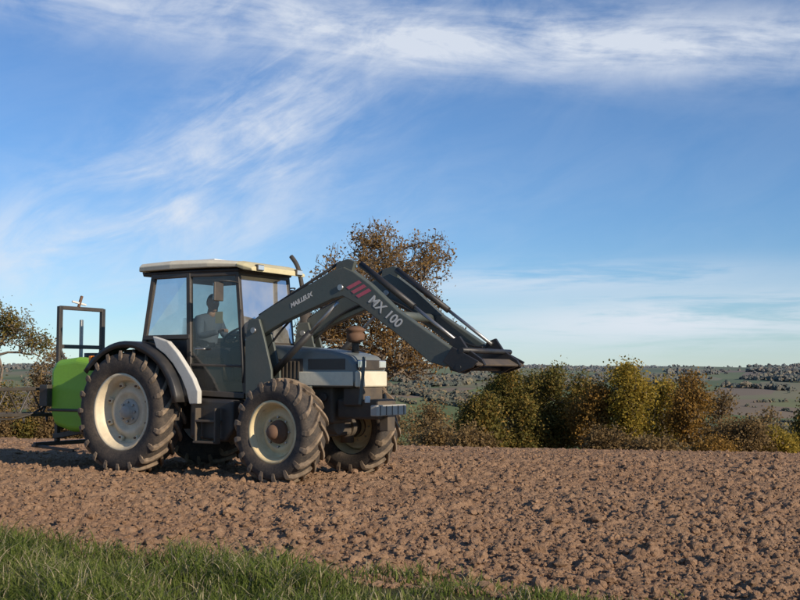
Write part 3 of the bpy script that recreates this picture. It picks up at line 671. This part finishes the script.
skin('jacket',[(.60,0,1.56),(.60,0,1.72),(.62,0,1.90),(.65,0,2.03),(.67,0,2.12),
  (.64,-.18,2.03),(.72,-.26,1.80),(1.00,-.20,1.86),(.64,.18,2.03),(.72,.26,1.80),(1.00,.20,1.86)],
  [(0,1),(1,2),(2,3),(3,4),(3,5),(5,6),(6,7),(3,8),(8,9),(9,10)],[(.15,.17),(.14,.16),(.15,.18),(.11,.12),.06,.075,.055,.036,.075,.055,.036],JK)
skin('trousers',[(.60,0,1.56),(.66,-.11,1.57),(1.08,-.15,1.58),(1.20,-.15,1.18),(.66,.11,1.57),(1.08,.15,1.58),(1.20,.15,1.18)],
  [(0,1),(1,2),(2,3),(0,4),(4,5),(5,6)],[.15,.10,.07,.05,.10,.07,.05],TRS)
for s in(-1,1):
    box('boot',(1.26,s*.15,1.11),(.27,.10,.10),SEATM,DR,bevel=.03)
    bx,by,bz=1.03,s*.195,1.865
    skin('palm',[(bx-.03,by,bz),(bx+.02,by,bz+.015),(bx+.055,by,bz+.02)],[(0,1),(1,2)],[(.024,.022),(.036,.018),(.036,.015)],SKIN)
    for k,L in enumerate((.9,1.0,.95,.75)):
        yy=by+s*(-.027+.018*k);x0=bx+.055
        skin('finger',[(x0-.02,yy,bz+.02),(x0+.03*L,yy,bz+.022),(x0+.05*L,yy,bz-.0),(x0+.038*L,yy,bz-.022)],[(0,1),(1,2),(2,3)],[.009,.0088,.008,.007],SKIN,sub=1)
    skin('thumb',[(bx,by-s*.02,bz+.005),(bx+.03,by-s*.05,bz+.0),(bx+.06,by-s*.055,bz-.01)],[(0,1),(1,2)],[.011,.010,.008],SKIN,sub=1)
hv,hf=ico(4);V=[]
for x_,y_,z_ in hv:
    X_=x_*.098;Y_=y_*.077;Z_=z_*.122
    if z_<0:Y_*=1-.25*(-z_)**1.5;X_*=1-.1*(-z_)
    if x_>0:
        if abs(y_)<.16 and abs(z_+.18)<.32:X_+=.022*(1-abs(y_)/.16)*(1-abs(z_+.18)/.32)
        for e in(-1,1):
            d=((y_-e*.36)**2+(z_-.08)**2)**.5
            if d<.2:X_-=.010*(1-d/.2)
        d=(abs(z_+.50))
        if d<.08 and abs(y_)<.33:X_-=.005*(1-d/.08)
        if z_<-.7:X_+=.012
    V.append((X_,Y_,Z_))
hd=mk('head',V,[tuple(f) for f in hf],SKIN,DR,smooth=True);hd.location=(.72,-.01,2.25);hd.rotation_euler=(0,.05,-.35)
V2=[(v[0]*1.06-.004,v[1]*1.07,v[2]*1.05+.004) for v in V]
hf2=[tuple(f) for f in hf if all((hv[i][2]>.42) or (hv[i][0]<-.05 and hv[i][2]>-.35) for i in f)]
hr=mk('hair',V2,hf2,HAIR,DR,smooth=True);hr.location=hd.location;hr.rotation_euler=hd.rotation_euler
for e in(-1,1):
    for nm,loc,r,mt in(('eye',(.088,e*.030,.010),.011,WHITE),('ear',(-.005,e*.078,-.005),.022,SKIN)):
        vv,ff=ico(2);q=mk(nm,[(a*r*(.6 if nm=='ear' else 1),b_*r*(.4 if nm=='ear' else 1),c_*r*1.2) for a,b_,c_ in vv],[tuple(f) for f in ff],mt,hd,smooth=True);q.location=loc
cyl('neck',(.66,0,2.06),(.70,0,2.18),.055,SKIN,DR)
# ---------------------------------------------------------------- sky, sun, camera
az=math.radians(131);el=math.radians(22)
S=Vector((math.sin(az)*math.cos(el),math.cos(az)*math.cos(el),math.sin(el)))
sl=bpy.data.lights.new('sun','SUN');sl.energy=5.0;sl.angle=math.radians(.5);sl.color=(1,.86,.68)
so=bpy.data.objects.new('sun',sl);COL.objects.link(so);so.rotation_mode='QUATERNION';so.rotation_quaternion=(-S).to_track_quat('-Z','Y')
w=bpy.data.worlds.new('World');scene.world=w;w.use_nodes=True;nt=w.node_tree
for n_ in list(nt.nodes):nt.nodes.remove(n_)
out=N(nt,'ShaderNodeOutputWorld');sky=N(nt,'ShaderNodeTexSky',sky_type='NISHITA');sky.sun_disc=False;sky.sun_elevation=el;sky.sun_rotation=az
sky.air_density=1.0;sky.dust_density=.0;sky.ozone_density=4.5
bg=N(nt,'ShaderNodeBackground');bg.inputs[1].default_value=.115
nt.links.new(mixc(nt,1.0,sky.outputs[0],(.76,.91,1.08),'MULTIPLY'),bg.inputs[0])
tc=N(nt,'ShaderNodeTexCoord');sp=N(nt,'ShaderNodeSeparateXYZ');nt.links.new(tc.outputs['Generated'],sp.inputs[0])
def M(op,a,b=None,c=None,clamp=False):
    m_=N(nt,'ShaderNodeMath',operation=op,use_clamp=clamp)
    for i,v_ in enumerate((a,b,c)):
        if v_ is None:continue
        if isinstance(v_,(int,float)):m_.inputs[i].default_value=v_
        else:nt.links.new(v_,m_.inputs[i])
    return m_.outputs[0]
AZ=M('ARCTAN2',sp.outputs[0],sp.outputs[1]);EL=M('ARCSINE',sp.outputs[2])
def rot(a0,e0,ang):
    da=M('SUBTRACT',AZ,a0);de=M('SUBTRACT',EL,e0);c,s=math.cos(ang),math.sin(ang)
    return M('ADD',M('MULTIPLY',da,c),M('MULTIPLY',de,s)),M('ADD',M('MULTIPLY',da,-s),M('MULTIPLY',de,c))
def G(a0,e0,ang,s1,s2):
    p,q=rot(a0,e0,ang);p=M('DIVIDE',p,s1);q=M('DIVIDE',q,s2)
    return M('EXPONENT',M('MULTIPLY',M('ADD',M('MULTIPLY',p,p),M('MULTIPLY',q,q)),-1))
def streak(ang,sx,sy,seed,detail=7,dist=.6,lo=.38,hi=.75):
    p,q=rot(0,0,ang);cb=N(nt,'ShaderNodeCombineXYZ');nt.links.new(M('MULTIPLY',p,sx),cb.inputs[0]);nt.links.new(M('MULTIPLY',q,sy),cb.inputs[1]);cb.inputs[2].default_value=seed
    nz=noise(nt,1,detail,cb.outputs[0],.62,dist)
    mr=N(nt,'ShaderNodeMapRange',interpolation_type='SMOOTHSTEP');nt.links.new(nz,mr.inputs[0]);mr.inputs[1].default_value=lo;mr.inputs[2].default_value=hi;return mr.outputs[0]
s1=streak(-.08,6,30,1.3,9,.4,.28,.70);s2=streak(.38,9,24,4.1,9,.6,.30,.74);s3=streak(0.0,5,50,8.7,8,.3,.32,.56);s4=streak(.55,12,55,2.2,9,.7,.3,.8)
s5=streak(.2,16,26,6.2,9,.5,.3,.7)
A1=M('MULTIPLY',G(-.02,.318,-.073,.60,.036),M('ADD',M('MULTIPLY',s1,.55),M('MULTIPLY',s5,.38)))
A2=M('MULTIPLY',G(.22,.298,-.04,.25,.022),M('MULTIPLY',s1,.5))
B1=M('MULTIPLY',G(-.17,.20,.50,.18,.055),M('ADD',M('MULTIPLY',M('MULTIPLY',s2,M('ADD',s5,.4)),.52),M('MULTIPLY',s4,.18)))
B2=M('MULTIPLY',G(-.12,.245,1.2,.10,.06),M('MULTIPLY',s4,.30))
B3=M('MULTIPLY',G(-.30,.11,.15,.26,.05),M('ADD',M('MULTIPLY',s2,.42),.12))
C1=M('MULTIPLY',G(.26,.050,.03,.24,.024),M('ADD',M('MULTIPLY',s3,.80),.05))
C2=M('MULTIPLY',G(.12,.088,.02,.22,.014),M('MULTIPLY',s3,.5))
C3=M('MULTIPLY',G(0,-.01,0,1.4,.035),.18)
allc=M('MULTIPLY',s2,.05)
for q in(A1,A2,B1,B2,B3,C1,C2,C3):allc=M('ADD',allc,q)
allc=M('MINIMUM',allc,.85)
bg2=N(nt,'ShaderNodeBackground');bg2.inputs[0].default_value=(.76,.81,.89,1);bg2.inputs[1].default_value=1
mx=N(nt,'ShaderNodeMixShader');nt.links.new(allc,mx.inputs[0]);nt.links.new(bg.outputs[0],mx.inputs[1]);nt.links.new(bg2.outputs[0],mx.inputs[2]);nt.links.new(mx.outputs[0],out.inputs[0])
cam=bpy.data.cameras.new('camera');cam.lens=48;cam.sensor_width=36;cam.clip_end=12000;cam.clip_start=.1
co=bpy.data.objects.new('camera',cam);COL.objects.link(co);co.location=(0,0,1.28);co.rotation_euler=(math.radians(94.02),0,0);scene.camera=co
scene.view_settings.view_transform='Standard';scene.view_settings.look='None';scene.view_settings.exposure=0
